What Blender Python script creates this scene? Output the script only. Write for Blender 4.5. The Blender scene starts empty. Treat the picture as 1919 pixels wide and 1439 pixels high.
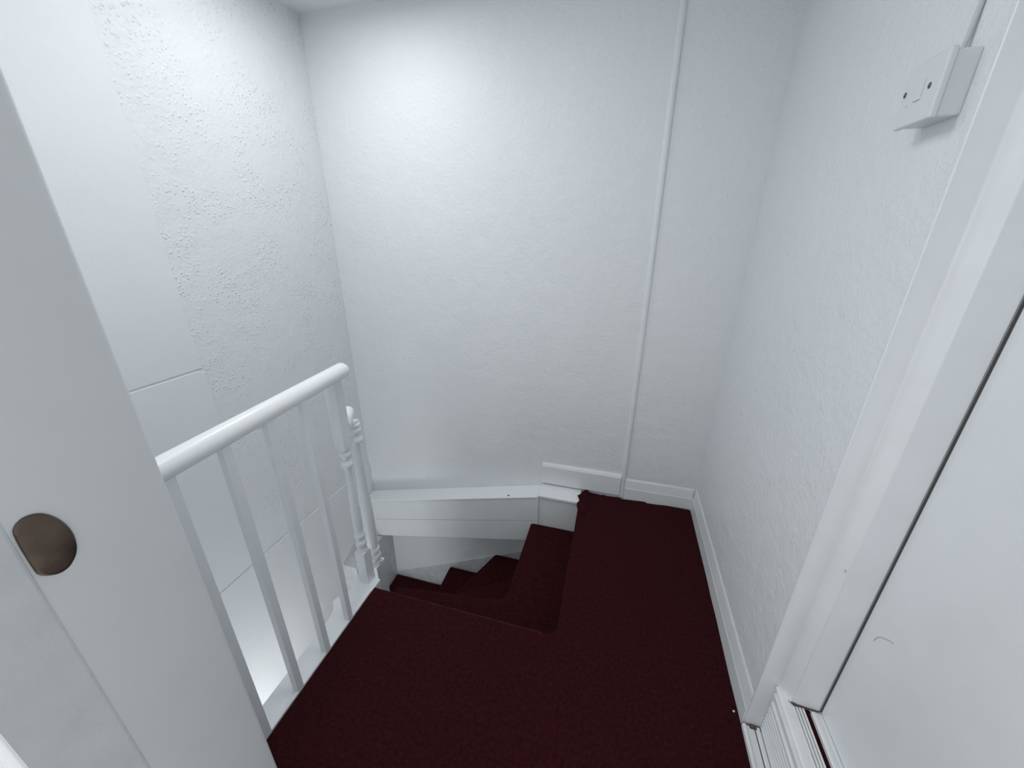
import bpy, bmesh, math, random
from mathutils import Vector, Matrix
random.seed(7)
C = bpy.context.scene.collection
SC = bpy.context.scene
PI = math.pi

# ------------------------------------------------------------------ camera
cam_d = bpy.data.cameras.new('camera'); cam = bpy.data.objects.new('camera', cam_d); C.objects.link(cam)
R = ((0.96381014, 0.26651981, 0.00609916), (0.10363286, -0.35349016, -0.92968002), (-0.24562215, 0.8966671, -0.36831761))
EYE = Vector((0, 0, 1.35))
cam.matrix_world = Matrix(((R[0][0], -R[1][0], -R[2][0], EYE.x),
                           (R[0][1], -R[1][1], -R[2][1], EYE.y),
                           (R[0][2], -R[1][2], -R[2][2], EYE.z), (0, 0, 0, 1)))
cam_d.sensor_width = 36.0; cam_d.sensor_fit = 'HORIZONTAL'
cam_d.lens = 36.0 * 714.45 / 1919; cam_d.clip_start = 0.02
SC.camera = cam

# ------------------------------------------------------------------ light, exposure
SC.view_settings.view_transform = 'Standard'; SC.view_settings.look = 'None'
SC.view_settings.gamma = 1.0; SC.view_settings.use_curve_mapping = False
SC.view_settings.exposure = 0.06
world = bpy.data.worlds.new('world'); SC.world = world; world.use_nodes = True
bg = world.node_tree.nodes['Background']
bg.inputs[0].default_value = (0.97, 0.985, 1.0, 1); bg.inputs[1].default_value = 0.76

def area(name, loc, size, power, aim, color=(1, 1, 1), shape='DISK', size_y=None):
    d = bpy.data.lights.new(name, 'AREA'); d.shape = shape; d.size = size; d.energy = power; d.color = color
    if size_y: d.size_y = size_y
    o = bpy.data.objects.new(name, d); C.objects.link(o); o.location = loc
    o.rotation_euler = (Vector(aim) - Vector(loc)).to_track_quat('-Z', 'Y').to_euler()
    return o
area('ceiling_lamp_light', (-1.01, 1.32, 2.215), 0.18, 4.0, (-1.01, 1.32, 0))
area('stair_ceiling_light', (-0.66, 0.70, 2.20), 0.22, 6.3, (-0.56, 0.78, 0), shape='RECTANGLE', size_y=0.6)
area('room_fill_light', (-1.0, -0.32, 1.35), 0.3, 4.0, (-0.80, 0.088, 0.8))  # unseen light set low, added to brighten the wall beside the doorway
area('stairwell_fill_light', (-1.06, 0.50, -1.0), 0.5, 4.6, (-1.45, 1.05, -0.15))  # added fill light, out of view, lifting the lower stairwell

# ------------------------------------------------------------------ materials
def mat(name, col, rough=0.6, bump=None, mottled=0.0, mscale=6.0, metallic=0.0, spec=0.5):
    """bump: list of (kind, scale, strength, distance)"""
    m = bpy.data.materials.new(name); m.use_nodes = True
    nt = m.node_tree; N = nt.nodes; L = nt.links; b = N['Principled BSDF']
    b.inputs['Base Color'].default_value = (*col, 1); b.inputs['Roughness'].default_value = rough
    b.inputs['Metallic'].default_value = metallic; b.inputs['Specular IOR Level'].default_value = spec
    tc = N.new('ShaderNodeTexCoord')
    if mottled:
        n = N.new('ShaderNodeTexNoise'); n.inputs['Scale'].default_value = mscale; n.inputs['Detail'].default_value = 6
        L.new(tc.outputs['Object'], n.inputs['Vector'])
        r = N.new('ShaderNodeValToRGB')
        r.color_ramp.elements[0].position = 0.3; r.color_ramp.elements[1].position = 0.7
        r.color_ramp.elements[0].color = (*[c * (1 - mottled) for c in col], 1)
        r.color_ramp.elements[1].color = (*[min(1, c * (1 + mottled)) for c in col], 1)
        L.new(n.outputs['Fac'], r.inputs['Fac']); L.new(r.outputs['Color'], b.inputs['Base Color'])
    prev = None
    for kind, sc, st, dist in (bump or []):
        n = N.new('ShaderNodeTexNoise' if kind != 'lump' else 'ShaderNodeTexVoronoi')
        n.inputs['Scale'].default_value = sc
        L.new(tc.outputs['Object'], n.inputs['Vector'])
        bp = N.new('ShaderNodeBump'); bp.inputs['Strength'].default_value = st; bp.inputs['Distance'].default_value = dist
        if kind == 'lump':
            mr = N.new('ShaderNodeMapRange'); mr.inputs['From Min'].default_value = 0.38; mr.inputs['From Max'].default_value = 0.1
            L.new(n.outputs['Distance'], mr.inputs['Value'])
            gate = N.new('ShaderNodeTexNoise'); gate.inputs['Scale'].default_value = 7; gate.inputs['Detail'].default_value = 3
            L.new(tc.outputs['Object'], gate.inputs['Vector'])
            gr = N.new('ShaderNodeMapRange'); gr.inputs['From Min'].default_value = 0.38; gr.inputs['From Max'].default_value = 0.60
            L.new(gate.outputs['Fac'], gr.inputs['Value'])
            mu = N.new('ShaderNodeMath'); mu.operation = 'MULTIPLY'
            L.new(mr.outputs['Result'], mu.inputs[0]); L.new(gr.outputs['Result'], mu.inputs[1])
            L.new(mu.outputs[0], bp.inputs['Height'])
        else:
            n.inputs['Detail'].default_value = 5; n.inputs['Roughness'].default_value = 0.6
            L.new(n.outputs['Fac'], bp.inputs['Height'])
        if prev: L.new(prev.outputs['Normal'], bp.inputs['Normal'])
        prev = bp
    if prev: L.new(prev.outputs['Normal'], b.inputs['Normal'])
    return m

PAINT = (0.77, 0.80, 0.82)
M_wall = mat('wall_paint', PAINT, 0.5, [('n', 14, 0.25, 0.02), ('n', 80, 0.45, 0.005), ('lump', 95, 0.2, 0.003)], 0.012, 3)
M_artex = mat('rough_wall_paint', PAINT, 0.5, [('n', 14, 0.25, 0.02), ('n', 80, 0.45, 0.005), ('lump', 70, 0.5, 0.005)], 0.012, 3)
M_smooth = mat('smooth_wall_paint', PAINT, 0.5, [('n', 9, 0.15, 0.02), ('n', 200, 0.06, 0.002)], 0.012, 3)
M_gloss = mat('white_gloss_paint', (0.785, 0.815, 0.835), 0.32, [('n', 35, 0.10, 0.004)], 0.02, 12)
M_rail = mat('handrail_gloss_paint', (0.83, 0.855, 0.87), 0.28, [('n', 30, 0.08, 0.003)])
M_lining = mat('lining_paint', (0.725, 0.75, 0.765), 0.45, [('n', 25, 0.12, 0.004), ('n', 300, 0.06, 0.001)], 0.02, 8)
M_darkpaint = mat('darker_lining_paint', (0.63, 0.655, 0.675), 0.6, [('n', 60, 0.25, 0.004), ('n', 250, 0.15, 0.002)], 0.05, 14)  # darker, rougher version of the lining paint
M_dingy_shade = mat('dingy_shade_paint', (0.60, 0.63, 0.64), 0.45, [('n', 40, 0.2, 0.004)], 0.12, 18)  # dingy paint; on the corner pier its darker tone stands for shade
M_grime = mat('grime', (0.10, 0.075, 0.06), 0.9)
M_groove = mat('groove_fill', (0.30, 0.27, 0.25), 0.9, mottled=0.5, mscale=60)  # darker mottled colour for the strips in the sill grooves
M_gap_shade = mat('gap_shade_dark', (0.085, 0.08, 0.08), 0.8)  # dark colour standing in for shade in the door gap
M_upvc = mat('white_upvc', (0.76, 0.785, 0.80), 0.35, [('n', 20, 0.05, 0.003)], 0.03, 20)
M_plastic = mat('white_plastic', (0.68, 0.72, 0.74), 0.35)
M_screw = mat('dark_screw', (0.12, 0.12, 0.12), 0.4, metallic=0.6)
M_cable = mat('cable_shade_grey', (0.52, 0.55, 0.57), 0.5)
M_bronze = mat('bronze_metal', (0.13, 0.095, 0.075), 0.28, [('n', 60, 0.1, 0.002)], 0.25, 30, metallic=0.75)
def carpet_mat():
    m = mat('burgundy_carpet', (0.039, 0.0078, 0.0102), 0.95, [('n', 420, 0.9, 0.005), ('n', 90, 0.25, 0.006)], 0.30, 90, spec=0.03)
    b = m.node_tree.nodes['Principled BSDF']
    b.inputs['Sheen Weight'].default_value = 0.02; b.inputs['Sheen Roughness'].default_value = 0.6
    b.inputs['Sheen Tint'].default_value = (0.7, 0.35, 0.38, 1)
    return m
M_carpet = carpet_mat()
M_worn = mat('worn_carpet_edge', (0.058, 0.022, 0.025), 0.95, [('n', 420, 0.9, 0.005)], 0.6, 140, spec=0.03)

# ------------------------------------------------------------------ mesh helpers
def obj(name, bm, m, parent=None, smooth=False, bevel=0, seg=2):
    bmesh.ops.recalc_face_normals(bm, faces=bm.faces)
    me = bpy.data.meshes.new(name); bm.to_mesh(me); bm.free()
    o = bpy.data.objects.new(name, me); C.objects.link(o); me.materials.append(m)
    if smooth:
        for p in me.polygons: p.use_smooth = True
        try: me.set_sharp_from_angle(angle=math.radians(40))
        except Exception: pass
    if bevel:
        md = o.modifiers.new('bevel', 'BEVEL'); md.width = bevel; md.segments = seg; md.limit_method = 'ANGLE'; md.angle_limit = math.radians(35)
    if parent: o.parent = parent
    return o
def box(bm, x0, x1, y0, y1, z0, z1):
    v = [bm.verts.new((x, y, z)) for x in (x0, x1) for y in (y0, y1) for z in (z0, z1)]
    for f in ((0, 1, 3, 2), (4, 6, 7, 5), (0, 4, 5, 1), (2, 3, 7, 6), (0, 2, 6, 4), (1, 5, 7, 3)): bm.faces.new([v[i] for i in f])
    return bm
def bx(*a): return box(bmesh.new(), *a)
def prism(bm, pts, a0, a1, axis='Z'):
    """extrude a 2-D outline along an axis. Z: pts are (x,y); Y: (x,z); X: (y,z)"""
    def P(p, a): return {'Z': (p[0], p[1], a), 'Y': (p[0], a, p[1]), 'X': (a, p[0], p[1])}[axis]
    lo = [bm.verts.new(P(p, a0)) for p in pts]; hi = [bm.verts.new(P(p, a1)) for p in pts]
    n = len(pts)
    bm.faces.new(lo); bm.faces.new(hi[::-1])
    for i in range(n): bm.faces.new((lo[i], lo[(i + 1) % n], hi[(i + 1) % n], hi[i]))
    return bm
def pr(pts, a0, a1, axis='Z'): return prism(bmesh.new(), pts, a0, a1, axis)
def lathe(bm, prof, cx, cy, n=28):
    rings = []
    for r, z in prof:
        rings.append([bm.verts.new((cx + r * math.cos(2 * PI * k / n), cy + r * math.sin(2 * PI * k / n), z)) for k in range(n)])
    for a, b in zip(rings, rings[1:]):
        for k in range(n): bm.faces.new((a[k], a[(k + 1) % n], b[(k + 1) % n], b[k]))
    bm.faces.new(rings[0][::-1]); bm.faces.new(rings[-1])
    return bm
def tube(bm, path, rad, n=14, cap_dome=False, flat=0.0):
    path = [Vector(p) for p in path]; rings = []
    pts = [(p, 1.0) for p in path]
    if cap_dome:
        d = (path[-1] - path[-2]).normalized()
        pts += [(path[-1] + d * rad * s * 0.75, c) for s, c in ((0.35, 0.94), (0.65, 0.77), (0.88, 0.5), (0.98, 0.2))]
    for i, (p, s) in enumerate(pts):
        a = pts[max(0, i - 1)][0]; b = pts[min(len(pts) - 1, i + 1)][0]
        d = (b - a).normalized(); up = Vector((0, 0, 1)) if abs(d.z) < 0.95 else Vector((0, 1, 0))
        s1 = d.cross(up).normalized(); s2 = s1.cross(d).normalized()
        ring = []
        for k in range(n):
            u, w = math.cos(2 * PI * k / n), math.sin(2 * PI * k / n)
            if flat and w < -flat: w = -flat
            ring.append(bm.verts.new(p + s1 * u * rad * s + s2 * w * rad * s))
        rings.append(ring)
    for a, b in zip(rings, rings[1:]):
        for k in range(n): bm.faces.new((a[k], a[(k + 1) % n], b[(k + 1) % n], b[k]))
    bm.faces.new(rings[0][::-1]); bm.faces.new(rings[-1])
    return bm
def tag(o, label, cat=None, group=None, kind=None):
    o['label'] = label
    if cat: o['category'] = cat
    if group: o['group'] = group
    if kind: o['kind'] = kind
    return o
def struct(name, bm, m, label, cat, **k):
    return tag(obj(name, bm, m, **k), label, cat, kind='structure')
def thing(name, loc, label, cat, group=None):
    o = bpy.data.objects.new(name, None); C.objects.link(o); o.location = loc; o.empty_display_size = 0.1
    return tag(o, label, cat, group)
def put(name, bm, m, parent, **k):
    """a part: geometry given in world metres, parented to a thing that stands at its own base"""
    o = obj(name, bm, m, None, **k)
    t = Vector((0, 0, 0)); q = parent
    while q: t += q.location; q = q.parent
    o.data.transform(Matrix.Translation(-t)); o.parent = parent
    return o

# ------------------------------------------------------------------ key planes (metres; landing top = 0)
XL, YS, XI, YB, XR, XW = -0.84, 0.956, -0.093, 1.836, 0.494, -1.487
CEIL = 2.24; RISE = 0.205; YF = 1.725
LOW = -2.1

# ------------------------------------------------------------------ setting
wb = struct('wall_back', bx(XW - 0.12, XR + 0.12, YB, YB + 0.12, LOW, CEIL + 0.1), M_wall, 'textured white back wall beyond the turning stairs', 'wall')
struct('wall_left', bx(XW - 0.12, XW, -1.2, YB, LOW, CEIL + 0.1), M_artex, 'rough lumpy white wall behind the balustrade', 'wall')
struct('wall_right', bx(XR, XR + 0.12, 0.845, YB, LOW, CEIL + 0.1), M_wall, 'white wall carrying the square electrical box', 'wall')
struct('ceiling', bx(XW - 0.12, 0.9, 0.0, YB + 0.12, CEIL, CEIL + 0.1), M_wall, 'white ceiling, a corner of it above the back left wall corner', 'ceiling')
struct('floor', pr([(XL + 0.02, 0.304), (-0.577, 0.304), (-0.577, 0.0), (XR + 0.1, 0.0), (XR + 0.1, YB), (XI + 0.03, YB), (XI + 0.03, YS - 0.03), (XL + 0.02, YS - 0.03)], -0.16, -0.012), M_dingy_shade,
       'landing floor under the burgundy carpet', 'floor')
# smooth boarded strip on the left wall and its panel joints
sp = [(0.3, 0.868), (1.0, 0.868), (1.0, CEIL), (0.3, CEIL)]
struct('trim_1', pr(sp, XW - 0.01, XW + 0.004, 'X'), M_smooth, 'smooth upper plaster strip beside the rough left wall', 'panel', bevel=0.004)
r = 0.03
lp = [(0.3, -0.06), (1.004, -0.06)] + [(1.004 - r + r * math.cos(a), 0.863 - r + r * math.sin(a)) for a in [i * PI / 12 for i in range(7)]] + [(0.3, 0.863)]
struct('trim_2', pr(lp, XW - 0.01, XW + 0.006, 'X'), M_smooth, 'smooth boxed panel with a cracked top joint low on left wall', 'panel', bevel=0.002)
struct('trim_3', pr([(0.3, LOW), (YB - 0.002, LOW), (YB - 0.002, -0.085), (1.0, -0.068), (0.3, -0.066)], XW - 0.01, XW + 0.005, 'X'), M_smooth,
       'lower lining of the left wall down the stairwell', 'panel', bevel=0.002)

# front wall with door lining, stop and strike plate (left foreground)
struct('wall_front', bx(-1.9, -0.60, 0.088, 0.296, LOW, CEIL), M_wall, 'end wall at left that the landing doorway passes through', 'wall')
tr = struct('trim_4', pr([(-0.605, 0.084), (-0.58, 0.084), (-0.58, 0.292), (-0.586, 0.302), (-0.605, 0.302)], 0.0, CEIL), M_lining,
            'grey-white doorway lining board at left foreground', 'door frame', smooth=True, bevel=0.005, seg=3)
struct('trim_5', pr([(-0.581, 0.086), (-0.5782, 0.086), (-0.5782, 0.155), (-0.5788, 0.1575), (-0.581, 0.1585)], 0.0, CEIL), M_darkpaint,
       'raised strip along the doorway lining beside the bronze plate', 'door frame')
# half-round strike plate
sp_t = thing('strike_plate', (-0.58, 0.163, 1.028), 'oval bronze latch plate set in the doorway lining', 'latch plate')
OVAL = [(0.1605, 1.0565), (0.1645, 1.0645), (0.1715, 1.0690), (0.180, 1.0680), (0.187, 1.063), (0.193, 1.053), (0.197, 1.041), (0.199, 1.027), (0.198, 1.013),
        (0.195, 1.002), (0.190, 0.994), (0.183, 0.988), (0.175, 0.9875), (0.1675, 0.9925), (0.1625, 0.998), (0.1605, 1.004)]
def smooth_loop(p, it=2):
    for _ in range(it):
        q = []
        for i in range(len(p)):
            a, b = Vector(p[i]), Vector(p[(i + 1) % len(p)])
            q += [tuple(a * 0.75 + b * 0.25), tuple(a * 0.25 + b * 0.75)]
        p = q
    return p
def dome():
    """oval plate with a rolled rim and a shallow dished middle"""
    bm = bmesh.new(); lp = smooth_loop(OVAL); c = Vector((0.1775, 1.028)); rings = []
    for k, h in ((1.0, 0.0), (1.0, 0.0018), (0.96, 0.0030), (0.88, 0.0034), (0.74, 0.0042), (0.5, 0.0052), (0.25, 0.0057)):
        rings.append([bm.verts.new((-0.58 + h, *(c + (Vector(p) - c) * k))) for p in lp])
    for a, b in zip(rings, rings[1:]):
        for i in range(len(a)): bm.faces.new((a[i], a[(i + 1) % len(a)], b[(i + 1) % len(b)], b[i]))
    bm.faces.new(rings[-1])
    return bm
put('plate', dome(), M_bronze, sp_t, smooth=True)

# skirting boards
def skirt_y(x_in, y0, y1, z0, sgn=-1):
    """skirting along Y on the right wall: lower face, sloped band, rounded top"""
    p = [(XR + 0.005, z0), (XR - 0.012, z0), (XR - 0.012, 0.062), (XR - 0.0105, 0.066), (XR - 0.004, 0.112), (XR - 0.001, 0.121), (XR + 0.005, 0.123)]
    return pr(p, y0, y1, 'Y')
struct('baseboard_right', skirt_y(0, 0.843, YB, -0.01), M_gloss, 'white skirting board along the right wall', 'skirting board')
pb = [(YB + 0.005, 0.012), (YB - 0.016, 0.012), (YB - 0.016, 0.122), (YB - 0.010, 0.137), (YB + 0.005, 0.139)]
struct('baseboard_back', pr(pb, -0.318, 0.116, 'X'), M_gloss, 'white skirting board on back wall left of the vertical trunking', 'skirting board', bevel=0.002)
pb2 = [(YB + 0.005, -0.01), (YB - 0.012, -0.01), (YB - 0.012, 0.060), (YB - 0.0105, 0.064), (YB - 0.005, 0.108), (YB - 0.001, 0.118), (YB + 0.005, 0.12)]
struct('baseboard_back.001', pr(pb2, 0.140, XR - 0.012, 'X'), M_gloss, 'white skirting board on back wall between trunking and corner', 'skirting board')

# ------------------------------------------------------------------ boxed string on the back wall
st = thing('wall_string_casing', (-0.85, YF, -0.3), 'white boxed stair string with ledge along the back wall', 'stair string')
zt = lambda x: -0.016 + (x + 0.318) * (0.268 / 1.11)           # front top edge of the raked ledge
def raked(x0, x1, f0, f1, y0, y1):
    bm = bmesh.new()
    return prism(bm, [(x0, f0(x0)), (x1, f0(x1)), (x1, f1(x1)), (x0, f1(x0))], y0, y1, 'Y')
zm = lambda x: -0.189 + (x + 0.322) * (0.244 / 1.067)
zl = lambda x: -0.345 + (x + 0.372) * (0.227 / 1.028)
XE = -1.40
put('ledge', raked(XW + 0.006, -0.318, zt, lambda x: zt(x) - 0.012, YF - 0.004, YB), M_rail, st, bevel=0.003)  # whiter rail paint on the ledges stands in for light from above
put('upper_board', raked(XE - 0.08, -0.318, lambda x: zt(x) - 0.012, lambda x: zm(x) + 0.0025, YF, YB), M_gloss, st, bevel=0.002)
put('lower_board', raked(XE - 0.08, -0.318, zm, zl, YF + 0.002, YB), M_gloss, st, bevel=0.002)
put('landing_ledge', bx(-0.318, XI + 0.004, YF - 0.008, YB - 0.001, -0.016, -0.003), M_rail, st, bevel=0.002)
put('landing_face', bx(-0.314, XI + 0.004, YF + 0.004, YB - 0.001, -0.42, -0.0165), M_gloss, st, bevel=0.002)
put('joint_strip', bx(-0.3205, -0.314, YF - 0.003, YF + 0.03, -0.21, -0.014), M_gloss, st)
def blob(cx, cy, cz, sx, sy, sz):
    bm = bmesh.new(); bmesh.ops.create_icosphere(bm, subdivisions=2, radius=1)
    for v in bm.verts: v.co = Vector((cx + v.co.x * sx, cy + v.co.y * sy, cz + v.co.z * sz))
    return bm
put('chip', blob(-0.49, YF + 0.014, zt(-0.49) + 0.0, 0.011, 0.005, 0.0012), M_grime, st, smooth=True)
# raked skirting on the lower wall and the pier in the far lower corner
zs = lambda x: -0.555 + (x + 0.441) * (0.452 / 0.938)
struct('trim_6', raked(-1.385, -0.30, zs, lambda x: zs(x) - 0.45, YB - 0.006, YB + 0.004), M_dingy_shade, 'dingy raked skirting low on the back wall beside dark steps', 'skirting board', bevel=0.0015)
struct('trim_7', bx(XW, -1.382, 1.45, YB + 0.004, LOW, -0.578), M_dingy_shade, 'grey pier with painted-in shade low in the far stairwell corner', 'wall')  # corner shade is put into the pier's darker colour

# ------------------------------------------------------------------ staircase
stairs = thing('staircase', (-0.7, 1.3, LOW), 'dark burgundy carpeted winding stairs turning down to the left', 'stairs')
def arc(cx, cy, r, a0, a1, n=6): return [(cx + r * math.cos(math.radians(a0 + (a1 - a0) * i / n)), cy + r * math.sin(math.radians(a0 + (a1 - a0) * i / n))) for i in range(n + 1)]
def shrink(pts, d):
    c = Vector((sum(p[0] for p in pts) / len(pts), sum(p[1] for p in pts) / len(pts)))
    return [tuple(Vector(p) + (c - Vector(p)).normalized() * d) for p in pts]
def step(pts, z, riser_pts, zb):
    t = put('tread', pr(pts, z - 0.045, z), M_carpet, stairs, smooth=True, bevel=0.014, seg=4)
    if riser_pts: put('riser', pr(riser_pts, zb - 0.02, z - 0.03), M_carpet, t, smooth=False)
    return t
Z = [0, -0.205, -0.41, -0.615, -0.82, -1.025, -1.23, -1.435, -1.64]
PX, PY = -0.93, 1.15            # the winders turn about the second newel
# step 1: L shaped under the landing edge
n1 = [(-0.872, YS - 0.06), (XI + 0.04, YS - 0.06), (XI + 0.04, YF), (-0.353, YF)] + \
     [(-0.357, 1.26)] + arc(-0.412, 1.252, 0.055, 0, -82, 6) + [(-0.872, 1.137)]
step(n1, Z[1], [(-0.86, YS - 0.05), (XI + 0.02, YS - 0.05), (XI + 0.02, YF), (-0.333 - 0.0, YF), (-0.335, 1.19), (-0.40, 1.175), (-0.86, 1.115)][:], Z[2])
# winders
def ray_to(pt, xlim=None, ylim=None):
    dx, dy = pt[0] - PX, pt[1] - PY
    k = (ylim - PY) / dy if ylim is not None else (xlim - PX) / dx
    return (PX + dx * k, PY + dy * k)
yb = YB - 0.007
a2 = ray_to((-0.447, 1.475), xlim=-0.30)
n2 = [(PX, PY - 0.03), (-0.30, 1.05), (-0.30, a2[1]), a2, (PX, PY)]
step([(PX, PY), (PX, 1.08), (-0.25, 1.08), (-0.25, a2[1] + 0.03), a2], Z[2], [(PX, PY - 0.03), (PX, 1.08), (-0.25, 1.08), (-0.25, a2[1]), (a2[0] + .03, a2[1] - .01)], Z[3])
e3 = ray_to((-0.607, yb), ylim=yb)
step([(PX, PY), (-0.25, 1.3), (-0.25, yb), (-0.607, yb), (-0.735, 1.515)], Z[3], [(PX + .02, PY), (-0.25, 1.3), (-0.25, yb), (-0.59, yb), (-0.715, 1.515)], Z[4])
step([(PX, PY), (-0.55, 1.35), (-0.55, yb), (-0.942, yb), (-0.94, 1.5)], Z[4], [(PX + .02, PY), (-0.55, 1.35), (-0.55, yb), (-0.922, yb), (-0.92, 1.5)], Z[5])
xw = -1.383
step([(PX, PY), (-0.85, 1.3), (-0.85, yb), (xw, yb), (xw, 1.52)], Z[5], [(PX + .02, PY + .02), (-0.85, 1.3), (-0.85, yb), (xw, yb), (xw, 1.54)], Z[6])
xs = XW + 0.006
step([(PX, PY), (PX, 1.3), (xw + .1, 1.62), (xs, 1.62), (xs, 1.16), (PX, 1.13)], Z[6], [(PX, 1.16), (PX, 1.3), (xs, 1.6), (xs, 1.18)], Z[7])
step([(PX, 1.2), (xs, 1.2), (xs, 0.92), (PX, 0.92)], Z[7], [(PX, 1.2), (xs, 1.2), (xs, 0.94), (PX, 0.94)], Z[8])
step([(PX, 0.98), (xs, 0.98), (xs, 0.70), (PX, 0.70)], Z[8], [(PX, .98), (xs, .98), (xs, .72), (PX, .72)], LOW)
struct('floor.001', bx(XW, XI + 0.1, 0.296, YB, LOW - 0.1, LOW), M_dingy_shade, 'floor at the foot of the stairwell, hidden below the steps', 'floor')
# apron closing the stairwell under the landing's left edge
struct('wall_stairwell', bx(PX + 0.006, XL + 0.0, 0.296, 0.888, LOW, -0.046), M_gloss, 'white apron below the balustrade facing the stairwell', 'wall')

# ------------------------------------------------------------------ landing carpet
def jag(p, q, n, amp, seed):
    rnd = random.Random(seed); out = []
    for i in range(n):
        t = (i + 0.5 * rnd.random()) / n
        v = Vector(p).lerp(Vector(q), t); d = (Vector(q) - Vector(p)).normalized(); nrm = Vector((-d.y, d.x))
        out.append(tuple(v + nrm * amp * (rnd.random() * 2 - 1)))
    return out
cp = [(XL, 0.304), (-0.577, 0.304), (-0.577, 0.02), (XR - 0.014, 0.02)]
cp += jag((XR - 0.014, 0.05), (XR - 0.012, 1.80), 16, 0.002, 3)
cp += [(XR - 0.014, 1.818)]
# ragged cut along the back skirting, ending in a torn corner
cp += [(0.36, 1.820), (0.31, 1.814), (0.262, 1.812), (0.252, 1.822), (0.215, 1.818), (0.17, 1.815), (0.135, 1.812), (0.115, 1.822), (0.09, 1.819), (0.045, 1.816),
       (0.035, 1.824), (0.022, 1.816), (-0.01, 1.819), (-0.05, 1.822), (-0.0855, 1.818), (-0.0865, 1.714), (XI, 1.708), (XI + 0.001, 1.66)]
cp += jag((XI, 1.60), (XI, YS + 0.06), 10, 0.0018, 5)
cp += [(XI, YS + 0.025), (XI - 0.012, YS + 0.012), (XI - 0.03, YS - 0.002)]
cp += jag((XI - 0.04, YS), (XL, YS), 12, 0.0016, 8) + [(XL, YS)]
carpet = obj('carpet', pr(cp, -0.030, 0.0), M_carpet, smooth=True, bevel=0.010, seg=4)
# slight pile unevenness: no painted shade, only relief in the material
tag(carpet, 'dark burgundy carpet with a torn edge covering the landing', 'carpet')
torn = [(-0.048, 1.826), (-0.058, 1.828), (-0.068, 1.834), (-0.074, 1.818), (-0.079, 1.809), (-0.084, 1.795), (-0.090, 1.788), (-0.097, 1.776), (-0.106, 1.770), (-0.099, 1.760),
        (-0.097, 1.750), (-0.091, 1.738), (-0.093, 1.722), (-0.101, 1.705), (-0.100, 1.690), (-0.095, 1.668), (-0.088, 1.64), (-0.05, 1.62)]
te = obj('torn_edge', pr(torn, -0.002, 0.005), M_carpet, smooth=True, bevel=0.002); te.parent = carpet
rw = random.Random(21)
wl = [(XL + 0.012 + (XI - 0.05 - XL - 0.012) * i / 40, YS - 0.0045 + rw.uniform(-0.0006, 0.0006), -0.0028 + rw.uniform(-0.0008, 0.0004)) for i in range(41)]
wo = obj('worn_edge', tube(bmesh.new(), wl, 0.0038, 8), M_worn, smooth=True); wo.parent = carpet
wo['label'] = 'paler worn front edge'
def riser_skin():
    bm = bmesh.new()
    box(bm, XL + 0.0, XI + 0.02, YS - 0.035, YS - 0.015, -0.20, -0.03)
    box(bm, XI + 0.012, XI + 0.03, YS - 0.03, YF, -0.20, -0.03)
    return bm
rs = obj('riser', riser_skin(), M_carpet); rs.parent = carpet
# loose threads at the inner corner and a speck of lint by the door post
def fray():
    bm = bmesh.new(); rnd = random.Random(11)
    for k in range(16):
        x = XI - 0.005 - rnd.random() * 0.13; y = YS + 0.001
        a = rnd.random() * 2 - 1; l = 0.008 + rnd.random() * 0.010
        tube(bm, [(x, y - 0.004, -0.004), (x + a * l * 0.5, y + l * 0.5, -0.002 - rnd.random() * 0.004), (x + a * l, y + l, -0.008)], 0.0016, 5)
    return bm
fr = obj('loose_threads', fray(), M_carpet); fr.parent = carpet
lint = tag(obj('lint_speck', blob(0.468, 0.867, 0.003, 0.0035, 0.003, 0.003), M_plastic, smooth=True), 'tiny white speck of lint on the carpet beside the door post', 'lint')

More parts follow.
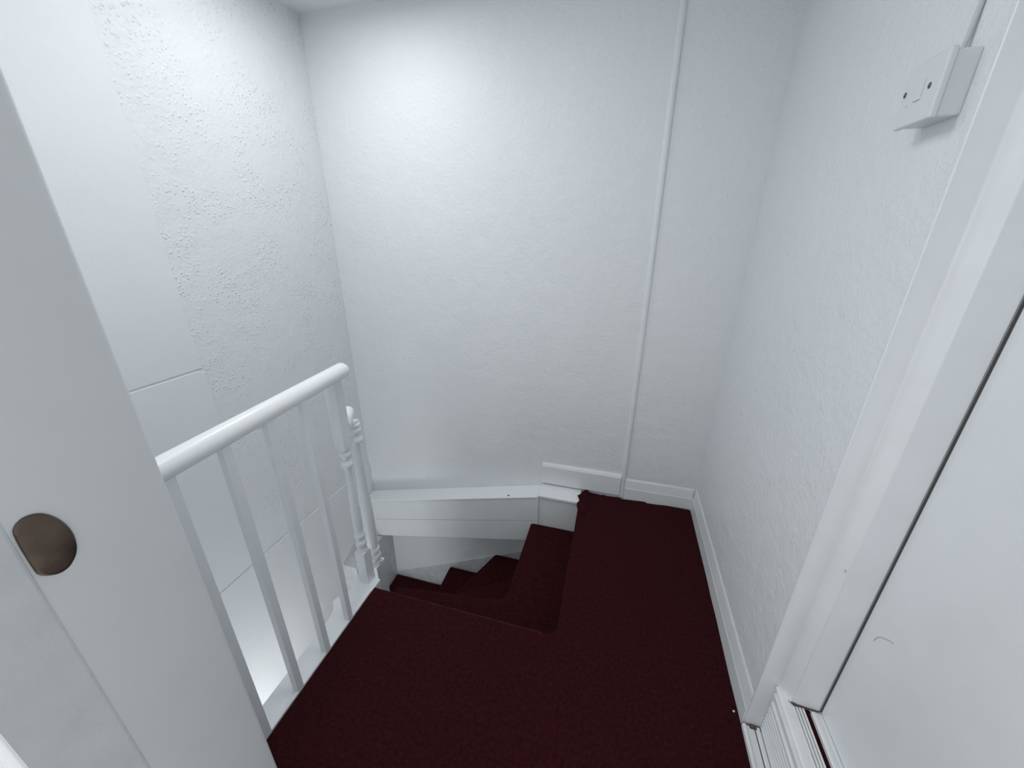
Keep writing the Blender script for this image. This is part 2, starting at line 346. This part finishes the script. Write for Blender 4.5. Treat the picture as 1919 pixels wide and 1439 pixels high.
# ------------------------------------------------------------------ balustrade on the landing
bal = thing('balustrade', (-0.865, 0.65, 0.0), 'white landing balustrade with round handrail and four square balusters', 'balustrade')
put('handrail', tube(bmesh.new(), [(-0.862, 0.300, 0.892), (-0.862, 0.45, 0.898), (-0.864, 0.75, 0.909), (-0.868, 1.008, 0.918)], 0.0272, 26, cap_dome=True, flat=0.72), M_rail, bal, smooth=True)
for y in (0.437, 0.561, 0.685, 0.806):
    b = bx(-0.864, -0.842, y - 0.006, y + 0.016, 0.0, 0.905 - (0.7 - y) * 0.035)
    put('baluster', b, M_gloss, bal, bevel=0.0015)
def newel(cx, cy, hw, zb, z_sh, z_t0, z_t1, ztop, head=0.97):
    """square foot with a flat shoulder, turned middle, square head"""
    bm = bmesh.new()
    # foot: bevelled shoulder rising to the turning
    box(bm, cx - hw, cx + hw, cy - hw, cy + hw, zb, z_sh)
    L = z_t1 - z_t0
    h = hw
    prof = [(h * 0.98, z_sh - 0.002), (h * 0.97, z_sh + 0.010), (h * 0.80, z_sh + 0.016), (h * 0.80, z_sh + 0.022), (h * 0.98, z_sh + 0.030), (h * 1.02, z_sh + 0.040),
            (h * 0.92, z_sh + 0.050), (h * 0.74, z_sh + 0.055), (h * 0.74, z_sh + 0.063), (h * 0.95, z_sh + 0.069), (h * 0.99, z_sh + 0.077), (h * 0.90, z_sh + 0.085), (h * 0.76, z_sh + 0.090)]
    z0 = z_sh + 0.09; z1 = z_t1 - 0.088
    for k in range(1, 13):
        t = k / 13; prof.append((h * (0.80 + 0.14 * math.sin(PI * min(1, t * 1.5)) * (1 if t < 0.66 else 0.9) - 0.28 * t), z0 + (z1 - z0) * t))
    prof += [(h * 0.56, z1), (h * 0.78, z1 + 0.006), (h * 1.02, z1 + 0.014), (h * 1.06, z1 + 0.022), (h * 0.92, z1 + 0.030), (h * 0.66, z1 + 0.036), (h * 0.64, z1 + 0.044),
             (h * 0.86, z1 + 0.052), (h * 1.0, z1 + 0.060), (h * 0.96, z1 + 0.067), (h * 0.74, z1 + 0.072), (h * 0.74, z1 + 0.080), (h * 0.96, z_t1 + 0.002)]
    lathe(bm, prof, cx, cy, 30)
    box(bm, cx - hw * head, cx + hw * head, cy - hw * head, cy + hw * head, z_t1, ztop)
    return bm
put('newel_post', newel(-0.893, 0.985, 0.0215, -0.03, 0.155, 0.16, 0.63, 0.905), M_gloss, bal, smooth=True, bevel=0.0015)
# ledge (base rail) outside the carpet edge, with its scrolled end
le = [(XL - 0.001, 0.300), (XL - 0.001, 1.0), (-0.915, 1.005), (-0.945, 1.0), (-0.957, 0.985), (-0.952, 0.965), (-0.938, 0.95), (-0.928, 0.925), (-0.93, 0.905),
      (-0.945, 0.885), (-0.960, 0.875), (-0.962, 0.855), (-0.948, 0.842), (-0.936, 0.825), (-0.927, 0.79), (-0.926, 0.70), (-0.926, 0.300)]
put('base_rail', pr(le, -0.045, -0.004), M_gloss, bal, bevel=0.004, seg=3)
put('base_fillet', bx(XL - 0.026, XL - 0.002, 0.300, 0.935, -0.004, 0.0015), M_gloss, bal, bevel=0.001)

# second newel on the winders, with its short handrail
b2 = thing('lower_newel', (-0.968, 1.155, -0.205), 'turned white newel post half hidden behind the landing newel, topped by a bright rail stub', 'newel post')
put('newel_post', newel(-0.968, 1.132, 0.032, -1.0, -0.078, -0.07, 0.64, 0.655, 0.62), M_gloss, b2, smooth=True, bevel=0.0015)
put('handrail', tube(bmesh.new(), [(-0.917, 1.030, 0.687), (-0.94, 1.070, 0.694), (-0.964, 1.115, 0.702)], 0.0245, 22, cap_dome=True, flat=0.75), M_rail, b2, smooth=True)

# ------------------------------------------------------------------ vertical trunking on the back wall
def trunk():
    bm = bmesh.new(); n = 10; rows = []
    for z, x in ((0.0, 0.128), (0.9, 0.124), (CEIL, 0.112)):
        w = 0.0135
        rows.append([bm.verts.new((x + w * math.cos(PI * k / n), YB + 0.002 - 0.013 * max(0, math.sin(PI * k / n)) ** 0.6, z)) for k in range(n + 1)])
    for a, b in zip(rows, rows[1:]):
        for k in range(n): bm.faces.new((a[k], a[k + 1], b[k + 1], b[k]))
        bm.faces.new((a[0], b[0], b[n], a[n]))
    bm.faces.new(rows[0]); bm.faces.new(rows[-1][::-1])
    return bm
tag(obj('cable_trunking', trunk(), M_wall, smooth=True), 'slim white vertical trunking running up the back wall', 'trunking')

# ------------------------------------------------------------------ electrical box and cable on the right wall
XF = 0.452
sw = thing('electrical_box', (XR, 0.93, 1.527), 'white square surface box with two dark screws high on right wall', 'electrical box')
put('back_box', bx(XF + 0.010, XR + 0.001, 0.886, 0.975, 1.529, 1.618), M_plastic, sw, bevel=0.004, seg=3)
put('faceplate', bx(XF, XF + 0.0105, 0.883, 0.978, 1.527, 1.621), M_plastic, sw, bevel=0.003, seg=3)
put('rocker', bx(XF - 0.0025, XF + 0.002, 0.922, 0.940, 1.562, 1.592), M_plastic, sw, bevel=0.001)
for y, z in ((0.970, 1.580), (0.908, 1.577)):
    put('screw', blob(XF - 0.0005, y, z, 0.0015, 0.0035, 0.0045), M_screw, sw, smooth=True)
put('mark', blob(XF - 0.0002, 0.956, 1.560, 0.0006, 0.004, 0.001), M_cable, sw)
tag(obj('cable', tube(bmesh.new(), [(XR - 0.010, 0.922, 1.612), (XR - 0.006, 0.922, 1.64), (XR - 0.003, 0.924, 1.70), (XR - 0.003, 0.93, CEIL)], 0.0036, 10), M_cable, smooth=True),
    'thin cable with its shade painted in grey, rising from the top of the electrical box', 'cable')  # white cable; the grey colour carries its shade

# ------------------------------------------------------------------ raised side door on the right
jp = [(XR - 0.006, 0.846), (XR - 0.006, 0.842), (0.530, 0.838), (0.534, 0.834), (0.545, 0.808), (0.550, 0.801), (0.611, 0.796), (0.611, 0.846)]
struct('trim_8', pr(jp, 0.006, CEIL), M_gloss, 'white stepped door post at the end of the right wall', 'door frame', smooth=True, bevel=0.002)
ts = thing('threshold', (0.55, 0.5, 0.0), 'raised white door threshold with a ribbed front and grooved top', 'threshold')
def ribbed():
    p = [(0.56, 0.0), (0.532, 0.0)]
    z = 0.010
    while z < 0.118:
        p += [(0.5335, z), (0.5285, z + 0.004), (0.5285, z + 0.0095), (0.5335, z + 0.0115)]; z += 0.0155
    p += [(0.534, 0.120), (0.5285, 0.124), (0.5285, 0.134), (0.534, 0.138), (0.534, 0.162), (0.528, 0.166), (0.5265, 0.172), (0.535, 0.176), (0.535, 0.191), (0.527, 0.1945), (0.525, 0.200), (0.531, 0.203), (0.5448, 0.203), (0.5448, 0.15), (0.56, 0.15)]
    return pr(p, -0.3, 0.836, 'Y')
put('ribbed_riser', ribbed(), M_upvc, ts)
def sill():
    p = [(0.545, 0.150), (0.545, 0.203)]
    for x in (0.556, 0.5635, 0.571):
        p += [(x - 0.0014, 0.203), (x - 0.001, 0.198), (x + 0.001, 0.198), (x + 0.0014, 0.203)]
    p += [(0.577, 0.203), (0.577, 0.150)]
    return pr(p, -0.3, 0.800, 'Y')
put('sill', sill(), M_upvc, ts)
for i, x in enumerate((0.556, 0.5635, 0.571)):
    put('groove_fill', bx(x - 0.0009, x + 0.0009, -0.3, 0.797, 0.196, 0.2006), M_groove, ts)  # darker strip along each groove
put('gap_lining', bx(0.5765, 0.591, -0.3, 0.80, 0.150, 0.197), M_carpet, ts)
put('grime_joint', bx(0.552, 0.6115, 0.7945, 0.799, 0.2028, 0.2052), M_grime, ts)
put('grime_spot', blob(0.554, 0.799, 0.2045, 0.006, 0.004, 0.003), M_grime, ts, smooth=True)
put('floor_strip', pr([(0.481, -0.01), (0.481, 0.012), (0.484, 0.0155), (0.489, 0.0155), (0.493, 0.010), (0.515, 0.008), (0.519, 0.013), (0.526, 0.013), (0.529, 0.006), (0.536, 0.006), (0.536, -0.01)], -0.3, 0.834, 'Y'), M_upvc, ts)
put('grime_line', bx(0.5125, 0.5155, -0.3, 0.828, 0.006, 0.0086), M_grime, ts)
put('grime_corner', bx(0.50, 0.528, 0.828, 0.8375, 0.006, 0.0125), M_grime, ts)
door = struct('door_1', bx(0.614, 0.66, -0.3, 0.7935, 0.206, 2.15), M_gloss, 'plain white side door at right above the ribbed threshold', 'door', bevel=0.002)
put('bottom_rail', pr([(0.590, 0.196), (0.590, 0.207), (0.594, 0.2095), (0.602, 0.2085), (0.604, 0.2065), (0.6135, 0.2065), (0.6135, 0.196)], -0.3, 0.788, 'Y'), M_upvc, door)
put('gap_shade', bx(0.6118, 0.640, 0.7936, 0.7958, 0.206, 2.15), M_gap_shade, door)  # dark strip added in the gap to imitate its shade
put('scuff', tube(bmesh.new(), [(0.6136, 0.757, 0.529), (0.6136, 0.755, 0.541), (0.6136, 0.749, 0.552), (0.6136, 0.743, 0.558), (0.6136, 0.729, 0.570), (0.6136, 0.717, 0.577)], 0.0011, 6), M_cable, door)
struct('gap_backing', bx(0.665, 0.70, -0.3, 0.9, 0.0, CEIL), M_dingy_shade, 'backing added to keep the side door frame gap dark', 'wall')  # unseen panel added behind the gap to darken it

# small flecks in the paint
for par, c, sz in ((bpy.data.objects['wall_right'], (XR, 1.212, 1.045), (0.0006, 0.004, 0.0025)), (bpy.data.objects['wall_right'], (XR, 1.481, 0.716), (0.0006, 0.004, 0.003)),
                   (wb, (-0.426, YB, 0.193), (0.003, 0.0006, 0.002)), (bpy.data.objects['trim_8'], (0.546, 0.806, 0.66), (0.002, 0.002, 0.005)), (tr, (-0.58, 0.257, 0.634), (0.0006, 0.0018, 0.0018))):
    f = obj('paint_fleck', blob(*c, *sz), M_cable, smooth=True); f.parent = par
